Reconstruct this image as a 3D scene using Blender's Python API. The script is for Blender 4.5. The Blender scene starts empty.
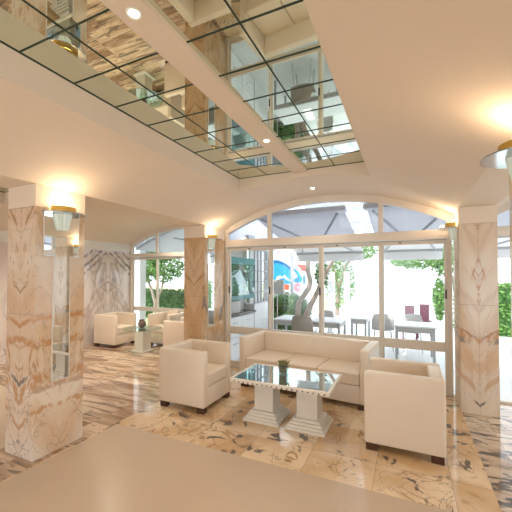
import bpy, bmesh, math, random
from mathutils import Vector, Matrix, Euler
random.seed(7)
PI = math.pi
C = bpy.context.scene
COL = C.collection

# ------------------------------------------------------------------ camera, world, sun, exposure
F_PX = 326.0
cam_d = bpy.data.cameras.new('camera')
cam = bpy.data.objects.new('camera', cam_d); COL.objects.link(cam)
cam.location = (0, 0, 1.8)
cam.rotation_euler = (PI/2 + 0.0200, 0, 0.4332)
cam_d.sensor_width = 36.0
cam_d.lens = F_PX * 36.0 / 512.0
cam_d.shift_y = 12.4 / 512.0
cam_d.clip_start = 0.05
C.camera = cam

w = bpy.data.worlds.new('sky'); C.world = w; w.use_nodes = True
nt = w.node_tree; nt.nodes.clear()
wo = nt.nodes.new('ShaderNodeOutputWorld'); bg = nt.nodes.new('ShaderNodeBackground')
bg.inputs['Color'].default_value = (0.86, 0.93, 1.0, 1); bg.inputs['Strength'].default_value = 2.0
nt.links.new(bg.outputs[0], wo.inputs[0])

sd = bpy.data.lights.new('sun', 'SUN'); sd.energy = 4.0; sd.angle = 0.02; sd.color = (1, 0.95, 0.88)
sun = bpy.data.objects.new('sun', sd); COL.objects.link(sun)
sun.rotation_euler = Vector((0.25, 0.55, -0.8)).to_track_quat('-Z', 'Y').to_euler()

C.view_settings.view_transform = 'Standard'; C.view_settings.look = 'None'
C.view_settings.gamma = 1.0; C.view_settings.use_curve_mapping = False
C.view_settings.exposure = 0.48

WARM = (1.0, 0.76, 0.50)
SCONCE_W = 2.7
DOWN_W = 14.0

# ------------------------------------------------------------------ materials
def new_mat(name):
    m = bpy.data.materials.new(name); m.use_nodes = True
    n = m.node_tree.nodes; n.clear()
    out = n.new('ShaderNodeOutputMaterial')
    return m, m.node_tree, out

def pbr(name, col, rough=0.5, metal=0.0, coat=0.0, noise=0.0, nscale=8.0, bump=0.0, spec=0.5, emit=None, estr=0.0, bscale=60.0):
    m, t, out = new_mat(name)
    b = t.nodes.new('ShaderNodeBsdfPrincipled')
    b.inputs['Base Color'].default_value = (*col, 1)
    b.inputs['Roughness'].default_value = rough
    b.inputs['Metallic'].default_value = metal
    b.inputs['Coat Weight'].default_value = coat
    b.inputs['Specular IOR Level'].default_value = spec
    if emit:
        b.inputs['Emission Color'].default_value = (*emit, 1); b.inputs['Emission Strength'].default_value = estr
    if noise > 0 or bump > 0:
        tc = t.nodes.new('ShaderNodeTexCoord')
        if noise > 0:
            nz = t.nodes.new('ShaderNodeTexNoise'); nz.inputs['Scale'].default_value = nscale; nz.inputs['Detail'].default_value = 4
            t.links.new(tc.outputs['Object'], nz.inputs['Vector'])
            mx = t.nodes.new('ShaderNodeMix'); mx.data_type = 'RGBA'
            mx.inputs[6].default_value = (*[max(0, c*(1-noise)) for c in col], 1)
            mx.inputs[7].default_value = (*[min(1, c*(1+noise)) for c in col], 1)
            t.links.new(nz.outputs['Fac'], mx.inputs[0]); t.links.new(mx.outputs[2], b.inputs['Base Color'])
        if bump > 0:
            n2 = t.nodes.new('ShaderNodeTexNoise'); n2.inputs['Scale'].default_value = bscale
            t.links.new(tc.outputs['Object'], n2.inputs['Vector'])
            bp = t.nodes.new('ShaderNodeBump'); bp.inputs['Strength'].default_value = bump; bp.inputs['Distance'].default_value = 0.01
            t.links.new(n2.outputs['Fac'], bp.inputs['Height']); t.links.new(bp.outputs[0], b.inputs['Normal'])
    t.links.new(b.outputs[0], out.inputs[0])
    return m

def glass_mat(name, tint=(0.96, 0.98, 0.98), ior=1.45, rough=0.0, boost=0.0):
    m, t, out = new_mat(name)
    tr = t.nodes.new('ShaderNodeBsdfTransparent'); tr.inputs[0].default_value = (*tint, 1)
    gl = t.nodes.new('ShaderNodeBsdfGlossy'); gl.inputs['Roughness'].default_value = rough
    mx = t.nodes.new('ShaderNodeMixShader')
    lw_ = t.nodes.new('ShaderNodeLayerWeight'); lw_.inputs['Blend'].default_value = 0.5     # Schlick reflectance, the same from both sides of the pane
    f0 = ((ior-1)/(ior+1))**2
    pw = t.nodes.new('ShaderNodeMath'); pw.operation = 'POWER'; pw.inputs[1].default_value = 5.0; t.links.new(lw_.outputs['Facing'], pw.inputs[0])
    ma = t.nodes.new('ShaderNodeMath'); ma.operation = 'MULTIPLY_ADD'; ma.use_clamp = True
    ma.inputs[1].default_value = 1-f0; ma.inputs[2].default_value = f0+boost; t.links.new(pw.outputs[0], ma.inputs[0])
    src = ma.outputs[0]
    t.links.new(src, mx.inputs[0]); t.links.new(tr.outputs[0], mx.inputs[1]); t.links.new(gl.outputs[0], mx.inputs[2])
    t.links.new(mx.outputs[0], out.inputs[0])
    return m

def canvas_mat(name, col):
    m, t, out = new_mat(name)
    d = t.nodes.new('ShaderNodeBsdfDiffuse'); d.inputs[0].default_value = (*col, 1)
    r = t.nodes.new('ShaderNodeBsdfTranslucent'); r.inputs[0].default_value = (*col, 1)
    mx = t.nodes.new('ShaderNodeMixShader'); mx.inputs[0].default_value = 0.3
    t.links.new(d.outputs[0], mx.inputs[1]); t.links.new(r.outputs[0], mx.inputs[2]); t.links.new(mx.outputs[0], out.inputs[0])
    return m

class G:                                     # tiny node helper
    def __init__(s, t): s.t = t
    def math(s, op, a, b=None, clamp=False):
        n = s.t.nodes.new('ShaderNodeMath'); n.operation = op; n.use_clamp = clamp
        for i, v in enumerate((a, b)):
            if v is None: continue
            if isinstance(v, (int, float)): n.inputs[i].default_value = v
            else: s.t.links.new(v, n.inputs[i])
        return n.outputs[0]
    def sep(s, v):
        n = s.t.nodes.new('ShaderNodeSeparateXYZ'); s.t.links.new(v, n.inputs[0]); return n.outputs
    def comb(s, x, y, z):
        n = s.t.nodes.new('ShaderNodeCombineXYZ')
        for i, v in enumerate((x, y, z)):
            if isinstance(v, (int, float)): n.inputs[i].default_value = v
            else: s.t.links.new(v, n.inputs[i])
        return n.outputs[0]
    def noise(s, v, scale, detail=5, rough=0.55, dist=0.0):
        n = s.t.nodes.new('ShaderNodeTexNoise')
        n.inputs['Scale'].default_value = scale; n.inputs['Detail'].default_value = detail
        n.inputs['Roughness'].default_value = rough; n.inputs['Distortion'].default_value = dist
        s.t.links.new(v, n.inputs['Vector']); return n.outputs['Fac']
    def rng(s, v, a, b, c=0.0, d=1.0):
        n = s.t.nodes.new('ShaderNodeMapRange'); n.interpolation_type = 'SMOOTHSTEP'
        n.inputs[1].default_value = a; n.inputs[2].default_value = b; n.inputs[3].default_value = c; n.inputs[4].default_value = d
        s.t.links.new(v, n.inputs[0]); return n.outputs[0]
    def mix(s, f, a, b):
        n = s.t.nodes.new('ShaderNodeMix'); n.data_type = 'RGBA'
        if isinstance(f, (int, float)): n.inputs[0].default_value = f
        else: s.t.links.new(f, n.inputs[0])
        for i, v in ((6, a), (7, b)):
            if isinstance(v, tuple): n.inputs[i].default_value = (*v, 1)
            else: s.t.links.new(v, n.inputs[i])
        return n.outputs[2]
    def vein(s, v, scale, width, dist=1.0, detail=5, rough=0.5):
        f = s.noise(v, scale, detail, rough, dist)
        a = s.math('ABSOLUTE', s.math('SUBTRACT', f, 0.5))
        return s.rng(a, 0.0, width, 1.0, 0.0)

def marble(name, base, base2, warm, grey, scale=2.0, sym=None, centre=(0, 0), stretch=(1, 1, 1), chevron=0.0, tile=None,
           joint=(0.35, 0.25, 0.16), zjoint=None, cjoint=False, rough=0.08, warm_amt=0.8, grey_amt=0.7, blotch=0.0, blotch_thr=0.62, seed=0.0,
           warm_w=0.035, grey_w=0.02, cloud_amt=0.4, rot=True, coat=0.0, bands=()):
    m, t, out = new_mat(name); g = G(t)
    tc = t.nodes.new('ShaderNodeTexCoord'); o = tc.outputs['Object']
    x, y, z = g.sep(o)
    x0, y0, z0 = x, y, z
    if sym and 'x' in sym: x = g.math('ABSOLUTE', g.math('SUBTRACT', x, centre[0]))
    if sym and 'y' in sym: y = g.math('ABSOLUTE', g.math('SUBTRACT', y, centre[1]))
    if chevron:
        s_ = g.math('ADD', x if 'x' in sym else 0.0, y if 'y' in sym else 0.0)
        z = g.math('ADD', z, g.math('MULTIPLY', s_, chevron))
    jn = None
    if tile:
        ux = g.math('DIVIDE', g.math('ADD', x0, 100.0 + tile[2]), tile[0]); uy = g.math('DIVIDE', g.math('ADD', y0, 100.0 + tile[3]), tile[1])
        ix, iy = g.math('FLOOR', ux), g.math('FLOOR', uy)
        wn = t.nodes.new('ShaderNodeTexWhiteNoise'); wn.noise_dimensions = '2D'
        t.links.new(g.comb(ix, iy, 0.0), wn.inputs['Vector'])
        r = wn.outputs['Value']; rc = g.sep(wn.outputs['Color'])
        # each slab gets its own patch of stone and may be turned end for end
        sg = g.math('SUBTRACT', g.math('MULTIPLY', g.math('GREATER_THAN', r, 0.5), 2.0), 1.0)
        if rot: x = g.math('MULTIPLY', x, sg)
        z = g.math('ADD', z, g.math('MULTIPLY', r, 37.0))
        x = g.math('ADD', x, g.math('MULTIPLY', rc[1], 11.0))
        fx, fy = g.math('FRACT', ux), g.math('FRACT', uy)
        ex = g.math('MULTIPLY', g.math('MINIMUM', fx, g.math('SUBTRACT', 1.0, fx)), tile[0])
        ey = g.math('MULTIPLY', g.math('MINIMUM', fy, g.math('SUBTRACT', 1.0, fy)), tile[1])
        jn = g.rng(g.math('MINIMUM', ex, ey), 0.0012, 0.004, 1.0, 0.0)
        tone = g.rng(rc[2], 0.0, 1.0, 0.0, 0.55)
    if zjoint:
        for zj in zjoint:
            d = g.rng(g.math('ABSOLUTE', g.math('SUBTRACT', z0, zj)), 0.0015, 0.004, 1.0, 0.0)
            jn = d if jn is None else g.math('MAXIMUM', jn, d)
    if cjoint:
        d = g.rng(g.math('ABSOLUTE', x0), 0.0012, 0.003, 0.8, 0.0)
        jn = d if jn is None else g.math('MAXIMUM', jn, d)
    v = g.comb(g.math('ADD', g.math('MULTIPLY', x, stretch[0]), seed), g.math('MULTIPLY', y, stretch[1]), g.math('MULTIPLY', z, stretch[2]))
    cloud = g.rng(g.noise(v, scale*0.8, 4, 0.5, 0.6), 0.35, 0.68)
    c = g.mix(g.math('MULTIPLY', cloud, cloud_amt*2), base, base2)
    if tile: c = g.mix(g.math('MULTIPLY', tone, cloud_amt), c, base2)
    v2 = g.vein(v, scale*0.9, warm_w, 1.6); mask = g.rng(g.noise(v, scale*0.6, 2), 0.42, 0.6)
    c = g.mix(g.math('MULTIPLY', g.math('MULTIPLY', v2, mask), warm_amt), c, warm)
    halo = g.rng(g.noise(v, scale*1.1, 5, 0.6, 1.2), 0.55, 0.72)
    c = g.mix(g.math('MULTIPLY', halo, warm_amt*0.55), c, warm)
    vs = t.nodes.new('ShaderNodeVectorMath'); vs.operation = 'ADD'; vs.inputs[1].default_value = (4.3, 7.7, 1.9); t.links.new(v, vs.inputs[0])
    v3 = g.vein(vs.outputs[0], scale*1.3, grey_w, 1.8, 7); mask2 = g.rng(g.noise(vs.outputs[0], scale*0.7, 2), 0.45, 0.62)
    c = g.mix(g.math('MULTIPLY', g.math('MULTIPLY', v3, mask2), grey_amt), c, grey)
    if blotch > 0:
        bl = g.rng(g.noise(vs.outputs[0], scale*1.5, 6, 0.6, 0.9), blotch_thr, blotch_thr+0.05)
        c = g.mix(g.math('MULTIPLY', bl, blotch), c, grey)
    if bands:
        u = x if sym == 'x' or sym == 'xy' else y
        if sym == 'xy': u = g.math('MINIMUM', x, 0.6)
        wob = g.math('MULTIPLY', g.math('SUBTRACT', g.noise(v, 7.0, 5, 0.6, 0.4), 0.5), 0.16)
        brk = g.rng(g.noise(vs.outputs[0], 9.0, 4, 0.6), 0.36, 0.52)
        for (zc, k, wd, u0, u1, colr, amt) in bands:
            d = g.math('ABSOLUTE', g.math('ADD', g.math('SUBTRACT', z0, g.math('ADD', g.math('MULTIPLY', u, k), zc)), wob))
            f = g.rng(d, wd*0.4, wd, 1.0, 0.0)
            f = g.math('MULTIPLY', f, g.math('MULTIPLY', g.rng(u, u0-0.01, u0+0.01), g.rng(u, u1-0.02, u1+0.02, 1.0, 0.0)))
            c = g.mix(g.math('MULTIPLY', g.math('MULTIPLY', f, brk), amt), c, colr)
    if jn is not None: c = g.mix(g.math('MULTIPLY', jn, 0.75), c, joint)
    b = t.nodes.new('ShaderNodeBsdfPrincipled')
    t.links.new(c, b.inputs['Base Color']); b.inputs['Roughness'].default_value = rough; b.inputs['Coat Weight'].default_value = coat; b.inputs['Coat Roughness'].default_value = 0.03
    t.links.new(b.outputs[0], out.inputs[0])
    return m

M = {}
M['plaster'] = pbr('plaster', (0.84, 0.725, 0.59), 0.7, noise=0.02, nscale=3)
M['white_paint'] = pbr('white_paint', (0.86, 0.83, 0.78), 0.45, noise=0.01)
M['frame'] = pbr('cream_lacquered_frame', (0.82, 0.76, 0.68), 0.35, noise=0.015)
M['mirror'] = pbr('mirror', (0.90, 0.92, 0.90), 0.0, 1.0)
M['ceiling_mirror'] = pbr('tinted_ceiling_mirror', (0.74, 0.78, 0.66), 0.01, 1.0)
M['plate'] = pbr('frosted_mirror_plate', (0.55, 0.60, 0.68), 0.12, 1.0, noise=0.25, nscale=22)
M['joint'] = pbr('dark_green_joint', (0.012, 0.035, 0.018), 0.5)
M['gold'] = pbr('brushed_gold', (0.80, 0.52, 0.14), 0.28, 1.0, noise=0.08, nscale=30)
M['glass'] = glass_mat('window_glass')
M['grey_glass'] = glass_mat('fanlight_glass', (0.84, 0.87, 0.92))
M['leather'] = pbr('cream_leather', (0.82, 0.705, 0.575), 0.34, noise=0.03, nscale=5, bump=0.06, bscale=160)
M['wood'] = pbr('dark_wood', (0.075, 0.03, 0.016), 0.35, noise=0.3, nscale=20)
M['table_white'] = pbr('white_lacquer', (0.83, 0.77, 0.68), 0.4, noise=0.02)
M['table_glass'] = pbr('reflective_table_glass', (0.62, 0.68, 0.68), 0.01, 1.0)
M['clear_glass'] = glass_mat('clear_tabletop_glass', (0.80, 0.93, 0.90), 1.5, boost=0.08)
M['beige_floor'] = pbr('beige_resin_floor', (0.60, 0.475, 0.365), 0.25, noise=0.03, nscale=1.5, spec=0.35)
M['black'] = pbr('black_plastic', (0.015, 0.015, 0.015), 0.4)
M['steel'] = pbr('steel', (0.6, 0.61, 0.62), 0.3, 1.0)
M['lamp_glow'] = pbr('lamp_glow', (1, 0.9, 0.75), 0.4, emit=(1, 0.86, 0.66), estr=14)
M['shade_glass'] = pbr('lit_fluted_glass', (0.50, 0.60, 0.52), 0.08, emit=(1.0, 0.95, 0.80), estr=0.16)
M['floor_peach'] = marble('peach_marble', (0.86, 0.70, 0.50), (0.64, 0.42, 0.23), (0.34, 0.17, 0.07), (0.11, 0.095, 0.085), scale=2.0, tile=(0.62, 0.62, 0.1, 0.2),
                          blotch=0.92, blotch_thr=0.59, warm_amt=0.85, grey_amt=0.8, cloud_amt=0.5, rough=0.11, warm_w=0.022, grey_w=0.012)
M['floor_grey'] = marble('grey_veined_marble', (0.78, 0.66, 0.53), (0.50, 0.36, 0.25), (0.30, 0.17, 0.09), (0.10, 0.09, 0.085), scale=2.4, stretch=(0.7, 2.4, 1), tile=(0.46, 0.62, -0.62, 0.2),
                         blotch=0.92, blotch_thr=0.525, warm_amt=0.8, grey_amt=0.85, rough=0.09, seed=5)
M['floor_brown'] = marble('brown_streaked_marble', (0.80, 0.62, 0.47), (0.33, 0.205, 0.13), (0.25, 0.125, 0.06), (0.14, 0.11, 0.095), scale=1.8, stretch=(0.55, 3.6, 1), tile=(1.1, 0.31, 0.3, 0.1),
                          blotch=0.75, blotch_thr=0.57, warm_amt=0.9, grey_amt=0.7, cloud_amt=0.55, rough=0.07, seed=9)
def pillar_marble(name, base, base2, warm, seed, **k):
    d = dict(scale=1.7, sym='xy', chevron=-1.3, zjoint=(1.41,), cjoint=True, warm_amt=0.85, grey_amt=0.6, blotch=0.75, blotch_thr=0.64, rough=0.1, cloud_amt=0.5, seed=seed, warm_w=0.03, grey_w=0.012, stretch=(1.2, 1.2, 1.0))
    d.update(k)
    return marble(name, base, base2, warm, (0.17, 0.145, 0.13), **d)
M['pillar_pale'] = pillar_marble('bookmatched_pale_marble', (0.80, 0.70, 0.58), (0.70, 0.52, 0.37), (0.47, 0.22, 0.08), 2.0, grey_amt=0.25, blotch=0.2, warm_amt=0.5, bands=((0.11, 1.3, 0.028, -1, 0.11, (0.20, 0.17, 0.14), 0.95), (0.98, 0.45, 0.03, 0.03, 0.3, (0.20, 0.17, 0.14), 0.8), (0.90, 0.35, 0.05, 0.10, 0.3, (0.20, 0.17, 0.14), 0.75), (0.93, 0.6, 0.07, -1, 0.3, (0.55, 0.27, 0.10), 0.8),
                              (0.62, 0.5, 0.2, -1, 0.3, (0.66, 0.40, 0.21), 0.55), (0.30, 0.9, 0.06, 0.05, 0.3, (0.55, 0.27, 0.10), 0.5), (1.62, 3.2, 0.05, -1, 0.07, (0.55, 0.27, 0.10), 0.85), (2.02, -3.5, 0.05, -1, 0.075, (0.55, 0.27, 0.10), 0.75), (1.80, 1.5, 0.03, -1, 0.05, (0.36,0.19,0.09), 0.6), (2.40, 0.5, 0.04, -1, 0.03, (0.36,0.19,0.09), 0.8)))
M['pillar_orange'] = pillar_marble('orange_beige_marble', (0.72, 0.53, 0.34), (0.60, 0.37, 0.18), (0.42, 0.20, 0.06), 6.3, blotch_thr=0.6, warm_amt=0.9)
M['pillar_peach'] = pillar_marble('peach_veined_marble', (0.82, 0.72, 0.60), (0.70, 0.48, 0.30), (0.44, 0.21, 0.07), 14.7, chevron=-1.0, bands=((2.18, 1.6, 0.03, -1, 0.3, (0.36,0.19,0.09), 0.85), (1.60, 0.9, 0.02, -1, 0.1, (0.36,0.19,0.09), 0.8), (1.30, 0.3, 0.035, -1, 0.3, (0.55, 0.27, 0.10), 0.85), (1.17, -0.2, 0.05, -1, 0.3, (0.55, 0.27, 0.10), 0.8), (1.05, 0.5, 0.02, -1, 0.3, (0.55, 0.27, 0.10), 0.6),
                              (0.70, 0.7, 0.03, -1, 0.14, (0.20, 0.17, 0.14), 0.9), (0.58, 0.8, 0.11, -1, 0.3, (0.55, 0.27, 0.10), 0.8), (0.27, 0.9, 0.03, -1, 0.3, (0.55, 0.27, 0.10), 0.7), (0.4, 1.2, 0.03, 0.05, 0.3, (0.36,0.19,0.09), 0.5)))
M['wall_marble'] = marble('diamond_bookmatched_marble', (0.84, 0.76, 0.71), (0.72, 0.62, 0.57), (0.44, 0.31, 0.26), (0.16, 0.135, 0.14), scale=1.05, sym='y', centre=(0, 6.47), chevron=0.9,
                          stretch=(1, 1.3, 0.6), warm_amt=0.6, grey_amt=0.7, blotch=0.35, blotch_thr=0.68, rough=0.07, seed=3, grey_w=0.03, warm_w=0.03, bands=((2.44, -0.80, 0.04, 0.03, 2.0, (0.22, 0.18, 0.18), 0.85), (2.60, -0.78, 0.05, 0.05, 2.0, (0.20, 0.165, 0.17), 0.9), (2.80, -0.75, 0.06, 0.1, 2.0, (0.30, 0.24, 0.23), 0.9), (3.0, -0.7, 0.05, 0.3, 2.0, (0.24, 0.2, 0.2), 0.85),
                        (1.28, 0.9, 0.04, 0.02, 0.26, (0.36, 0.27, 0.25), 0.7), (1.60, -0.5, 0.04, -1, 0.26, (0.36, 0.27, 0.25), 0.7), (0.6, 2.2, 0.06, 0.05, 0.5, (0.40, 0.30, 0.27), 0.6)))
M['patio'] = marble('patio_tile', (0.80, 0.80, 0.80), (0.74, 0.74, 0.75), (0.6, 0.58, 0.55), (0.5, 0.5, 0.5), scale=1.5, tile=(0.4, 0.4, 0, 0), joint=(0.4, 0.4, 0.4), warm_amt=0.1, grey_amt=0.1, rough=0.4)
M['lawn'] = pbr('dry_lawn', (0.42, 0.42, 0.24), 0.9, noise=0.4, nscale=12)
M['leaf'] = pbr('leaf_green', (0.055, 0.16, 0.035), 0.5, noise=0.5, nscale=6)
M['leaf_light'] = pbr('light_leaf_green', (0.13, 0.27, 0.06), 0.5, noise=0.5, nscale=6)
M['bark'] = pbr('grey_bark', (0.34, 0.27, 0.22), 0.85, noise=0.3, nscale=14, bump=0.4, bscale=25)
M['awning'] = canvas_mat('white_canvas', (0.86, 0.86, 0.87))
M['outdoor_white'] = pbr('outdoor_white', (0.85, 0.86, 0.88), 0.5, noise=0.02)
M['grey_metal'] = pbr('grey_painted_metal', (0.42, 0.44, 0.47), 0.4)
M['taupe'] = pbr('taupe_plastic', (0.36, 0.31, 0.27), 0.45, noise=0.04)
M['light_taupe'] = pbr('light_grey_plastic', (0.50, 0.49, 0.48), 0.4, noise=0.03)
M['teal'] = pbr('teal_paint', (0.05, 0.24, 0.25), 0.35, noise=0.05)
M['teal_glass'] = glass_mat('teal_display_glass', (0.62, 0.80, 0.80), 1.5, boost=0.12)
M['dark_top'] = pbr('dark_counter', (0.10, 0.09, 0.085), 0.25)
M['plum'] = pbr('plum_fabric', (0.14, 0.045, 0.075), 0.7, noise=0.1)
M['soil'] = pbr('brown_soil', (0.10, 0.055, 0.02), 0.8, noise=0.5, nscale=60)
M['succulent'] = pbr('olive_succulent', (0.25, 0.22, 0.07), 0.6, noise=0.35, nscale=60)
M['bowl'] = pbr('smoky_bowl', (0.16, 0.10, 0.08), 0.25, noise=0.5, nscale=25)
M['pale_grey'] = pbr('pale_grey_render', (0.42, 0.43, 0.45), 0.8)
M['red'] = pbr('orange_red_paint', (0.65, 0.12, 0.05), 0.6)
M['brick_red'] = pbr('brick_red_paint', (0.42, 0.12, 0.09), 0.7)
M['pink'] = pbr('pink_paint', (0.85, 0.40, 0.52), 0.6)
M['blue'] = pbr('bright_blue_paint', (0.03, 0.38, 0.75), 0.5, noise=0.2, nscale=5)
M['deep_blue'] = pbr('deep_blue_paint', (0.01, 0.16, 0.42), 0.5, noise=0.2, nscale=5)

# ------------------------------------------------------------------ mesh helpers
class MB:
    def __init__(s): s.bm = bmesh.new(); s.mi = 0
    def _faces(s, fs):
        for f in fs: f.material_index = s.mi
    def box(s, x0, x1, y0, y1, z0, z1, bev=0.0, seg=3, mat=None):
        tmp = bmesh.new()
        bmesh.ops.create_cube(tmp, size=1.0)
        bmesh.ops.scale(tmp, vec=(x1-x0, y1-y0, z1-z0), verts=tmp.verts)
        bmesh.ops.translate(tmp, vec=((x0+x1)/2, (y0+y1)/2, (z0+z1)/2), verts=tmp.verts)
        if bev > 0: bmesh.ops.bevel(tmp, geom=list(tmp.edges), offset=bev, segments=seg, profile=0.5, affect='EDGES')
        if mat is not None: bmesh.ops.transform(tmp, matrix=mat, verts=tmp.verts)
        s.merge(tmp)
        return s
    def merge(s, tmp):
        vm = {v: s.bm.verts.new(v.co) for v in tmp.verts}
        for f in tmp.faces:
            try:
                nf = s.bm.faces.new([vm[v] for v in f.verts]); nf.material_index = s.mi
            except ValueError: pass
        tmp.free()
    def prism(s, pts, axis, a, b):              # polygon pts in the two other axes, extruded along axis
        def P(p, q):
            if axis == 'y': return (p[0], q, p[1])
            if axis == 'x': return (q, p[0], p[1])
            return (p[0], p[1], q)
        A = [s.bm.verts.new(P(p, a)) for p in pts]; B = [s.bm.verts.new(P(p, b)) for p in pts]
        n = len(pts)
        fs = [s.bm.faces.new(A[::-1]), s.bm.faces.new(B)]
        for i in range(n): fs.append(s.bm.faces.new((A[i], A[(i+1) % n], B[(i+1) % n], B[i])))
        s._faces(fs); return s
    def strip(s, prof, axis, a, b):             # prof: list of (u, lo, hi): a closed band, extruded
        def P(u, z, q): return (u, q, z) if axis == 'y' else (q, u, z)
        rings = [[s.bm.verts.new(P(u, z, q)) for z, q in ((l, a), (h, a), (h, b), (l, b))] for u, l, h in prof]
        fs = [s.bm.faces.new(rings[0]), s.bm.faces.new(rings[-1][::-1])]
        for A, B in zip(rings, rings[1:]):
            for i in range(4): fs.append(s.bm.faces.new((A[i], A[(i+1) % 4], B[(i+1) % 4], B[i])))
        s._faces(fs); return s
    def lathe(s, prof, cx=0, cy=0, a0=0.0, a1=2*PI, n=24, cap=True):
        full = abs(a1-a0-2*PI) < 1e-6; m = n if full else n+1
        rings = []
        for r, z in prof:
            rings.append([s.bm.verts.new((cx+r*math.cos(a0+(a1-a0)*i/n), cy+r*math.sin(a0+(a1-a0)*i/n), z)) for i in range(m)])
        fs = []
        for A, B in zip(rings, rings[1:]):
            for i in range(n):
                j = (i+1) % m
                fs.append(s.bm.faces.new((A[i], A[j], B[j], B[i])))
        if cap:
            for R_, rv in ((rings[0], True), (rings[-1], False)):
                fs.append(s.bm.faces.new(R_[::-1] if rv else R_))
            if not full and len(rings) > 2:
                for i in (0, n):
                    fs.append(s.bm.faces.new([R_[i] for R_ in (rings if i else rings[::-1])]))
        s._faces(fs); return s
    def tube(s, pts, r, n=8):
        pts = [Vector(p) for p in pts]; rs = r if isinstance(r, (list, tuple)) else [r]*len(pts)
        rings = []; prev = None
        for i, p in enumerate(pts):
            d = (pts[min(i+1, len(pts)-1)] - pts[max(i-1, 0)]).normalized()
            up = prev if prev is not None else (Vector((0, 0, 1)) if abs(d.z) < 0.9 else Vector((1, 0, 0)))
            a = d.cross(up).normalized(); b = a.cross(d).normalized(); prev = b
            rings.append([s.bm.verts.new(p + rs[i]*(math.cos(2*PI*k/n)*a + math.sin(2*PI*k/n)*b)) for k in range(n)])
        fs = []
        for A, B in zip(rings, rings[1:]):
            for k in range(n): fs.append(s.bm.faces.new((A[k], A[(k+1) % n], B[(k+1) % n], B[k])))
        fs += [s.bm.faces.new(rings[0][::-1]), s.bm.faces.new(rings[-1])]
        s._faces(fs); return s
    def quad(s, *p):
        s._faces([s.bm.faces.new([s.bm.verts.new(q) for q in p])]); return s
    def ball(s, c, r, sx=1, sy=1, sz=1, sub=2):
        tmp = bmesh.new(); bmesh.ops.create_icosphere(tmp, subdivisions=sub, radius=r)
        bmesh.ops.scale(tmp, vec=(sx, sy, sz), verts=tmp.verts); bmesh.ops.translate(tmp, vec=c, verts=tmp.verts)
        s.merge(tmp); return s
    def leaf(s, c, size, rnd):
        a = Vector((rnd.gauss(0, 1), rnd.gauss(0, 1), rnd.gauss(0, 0.7))).normalized()
        b = a.cross(Vector((rnd.gauss(0, 1), rnd.gauss(0, 1), rnd.gauss(0, 1)))).normalized()
        c = Vector(c); l = size; w_ = size*0.45
        s.quad(c - a*l*0.5, c + b*w_*0.5, c + a*l*0.5, c - b*w_*0.5)
    def build(s, name, mat, parent=None, loc=None, smooth=35, normals=True):
        me = bpy.data.meshes.new(name)
        if normals: bmesh.ops.recalc_face_normals(s.bm, faces=s.bm.faces)
        s.bm.to_mesh(me); s.bm.free()
        for m in (mat if isinstance(mat, (list, tuple)) else [mat]): me.materials.append(m)
        if smooth:
            for p in me.polygons: p.use_smooth = True
            me.set_sharp_from_angle(angle=math.radians(smooth))
        o = bpy.data.objects.new(name, me); COL.objects.link(o)
        if parent is not None: o.parent = parent
        if loc: o.location = loc
        return o

def tag(o, label, cat, group=None, kind=None):
    o['label'] = label; o['category'] = cat
    if group: o['group'] = group
    if kind: o['kind'] = kind
    return o
def empty(name, loc=(0, 0, 0), rz=0.0):
    o = bpy.data.objects.new(name, None); COL.objects.link(o); o.location = loc; o.rotation_euler = (0, 0, rz); o.empty_display_size = 0.1
    return o
def struct(o): o['kind'] = 'structure'; return o
def copy_tree(o, parent=None):
    c = o.copy(); COL.objects.link(c)
    if parent is not None: c.parent = parent
    for ch in [q for q in bpy.data.objects if q.parent == o and q is not c]:
        copy_tree(ch, c)
    return c

# ------------------------------------------------------------------ the building's main dimensions
XL, XR = -3.28, 0.62            # main bay between the pillar lines
XLL, XRR = -3.73, 1.05          # outer faces of the two pillar lines
XW, XE = -7.5, 5.0              # west marble wall, east wall
YN, YS = 5.69, -4.5             # window wall, wall behind the camera
YNW = 7.3                       # window wall of the left lounge
SPR, APX = 2.695, 3.19
ZM = 3.285                      # mirrored coffer ceiling

def arc(x0, x1, spring=SPR, apex=APX):
    h = (x1-x0)/2; s_ = apex-spring; R_ = (h*h+s_*s_)/(2*s_); xc = (x0+x1)/2
    return lambda x: apex - R_ + math.sqrt(max(0, R_*R_-(x-xc)**2))

# floor
def floor_zone(b, x0, x1, y0, y1, mi):
    b.mi = mi; b.box(x0, x1, y0, y1, -0.12, 0.0)
fb = MB()
floor_zone(fb, XW, -3.22, YS, YN+0.02, 2); floor_zone(fb, XW, XLL+0.02, YN+0.02, YNW+0.06, 2)
floor_zone(fb, -3.22, XR+0.02, YS, YN+0.06, 0); floor_zone(fb, XR+0.02, XE, YS, YN+0.06, 1)
struct(fb.build('floor', [M['floor_peach'], M['floor_grey'], M['floor_brown']], smooth=0))
struct(MB().box(-3.19, 0.5, -4.4, 2.9, 0.0, 0.005).build('floor_inlay', M['beige_floor'], smooth=0))
struct(MB().box(XW, -3.82, -4.4, 3.1, 0.0, 0.005).build('floor_inlay', M['beige_floor'], smooth=0))

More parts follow.
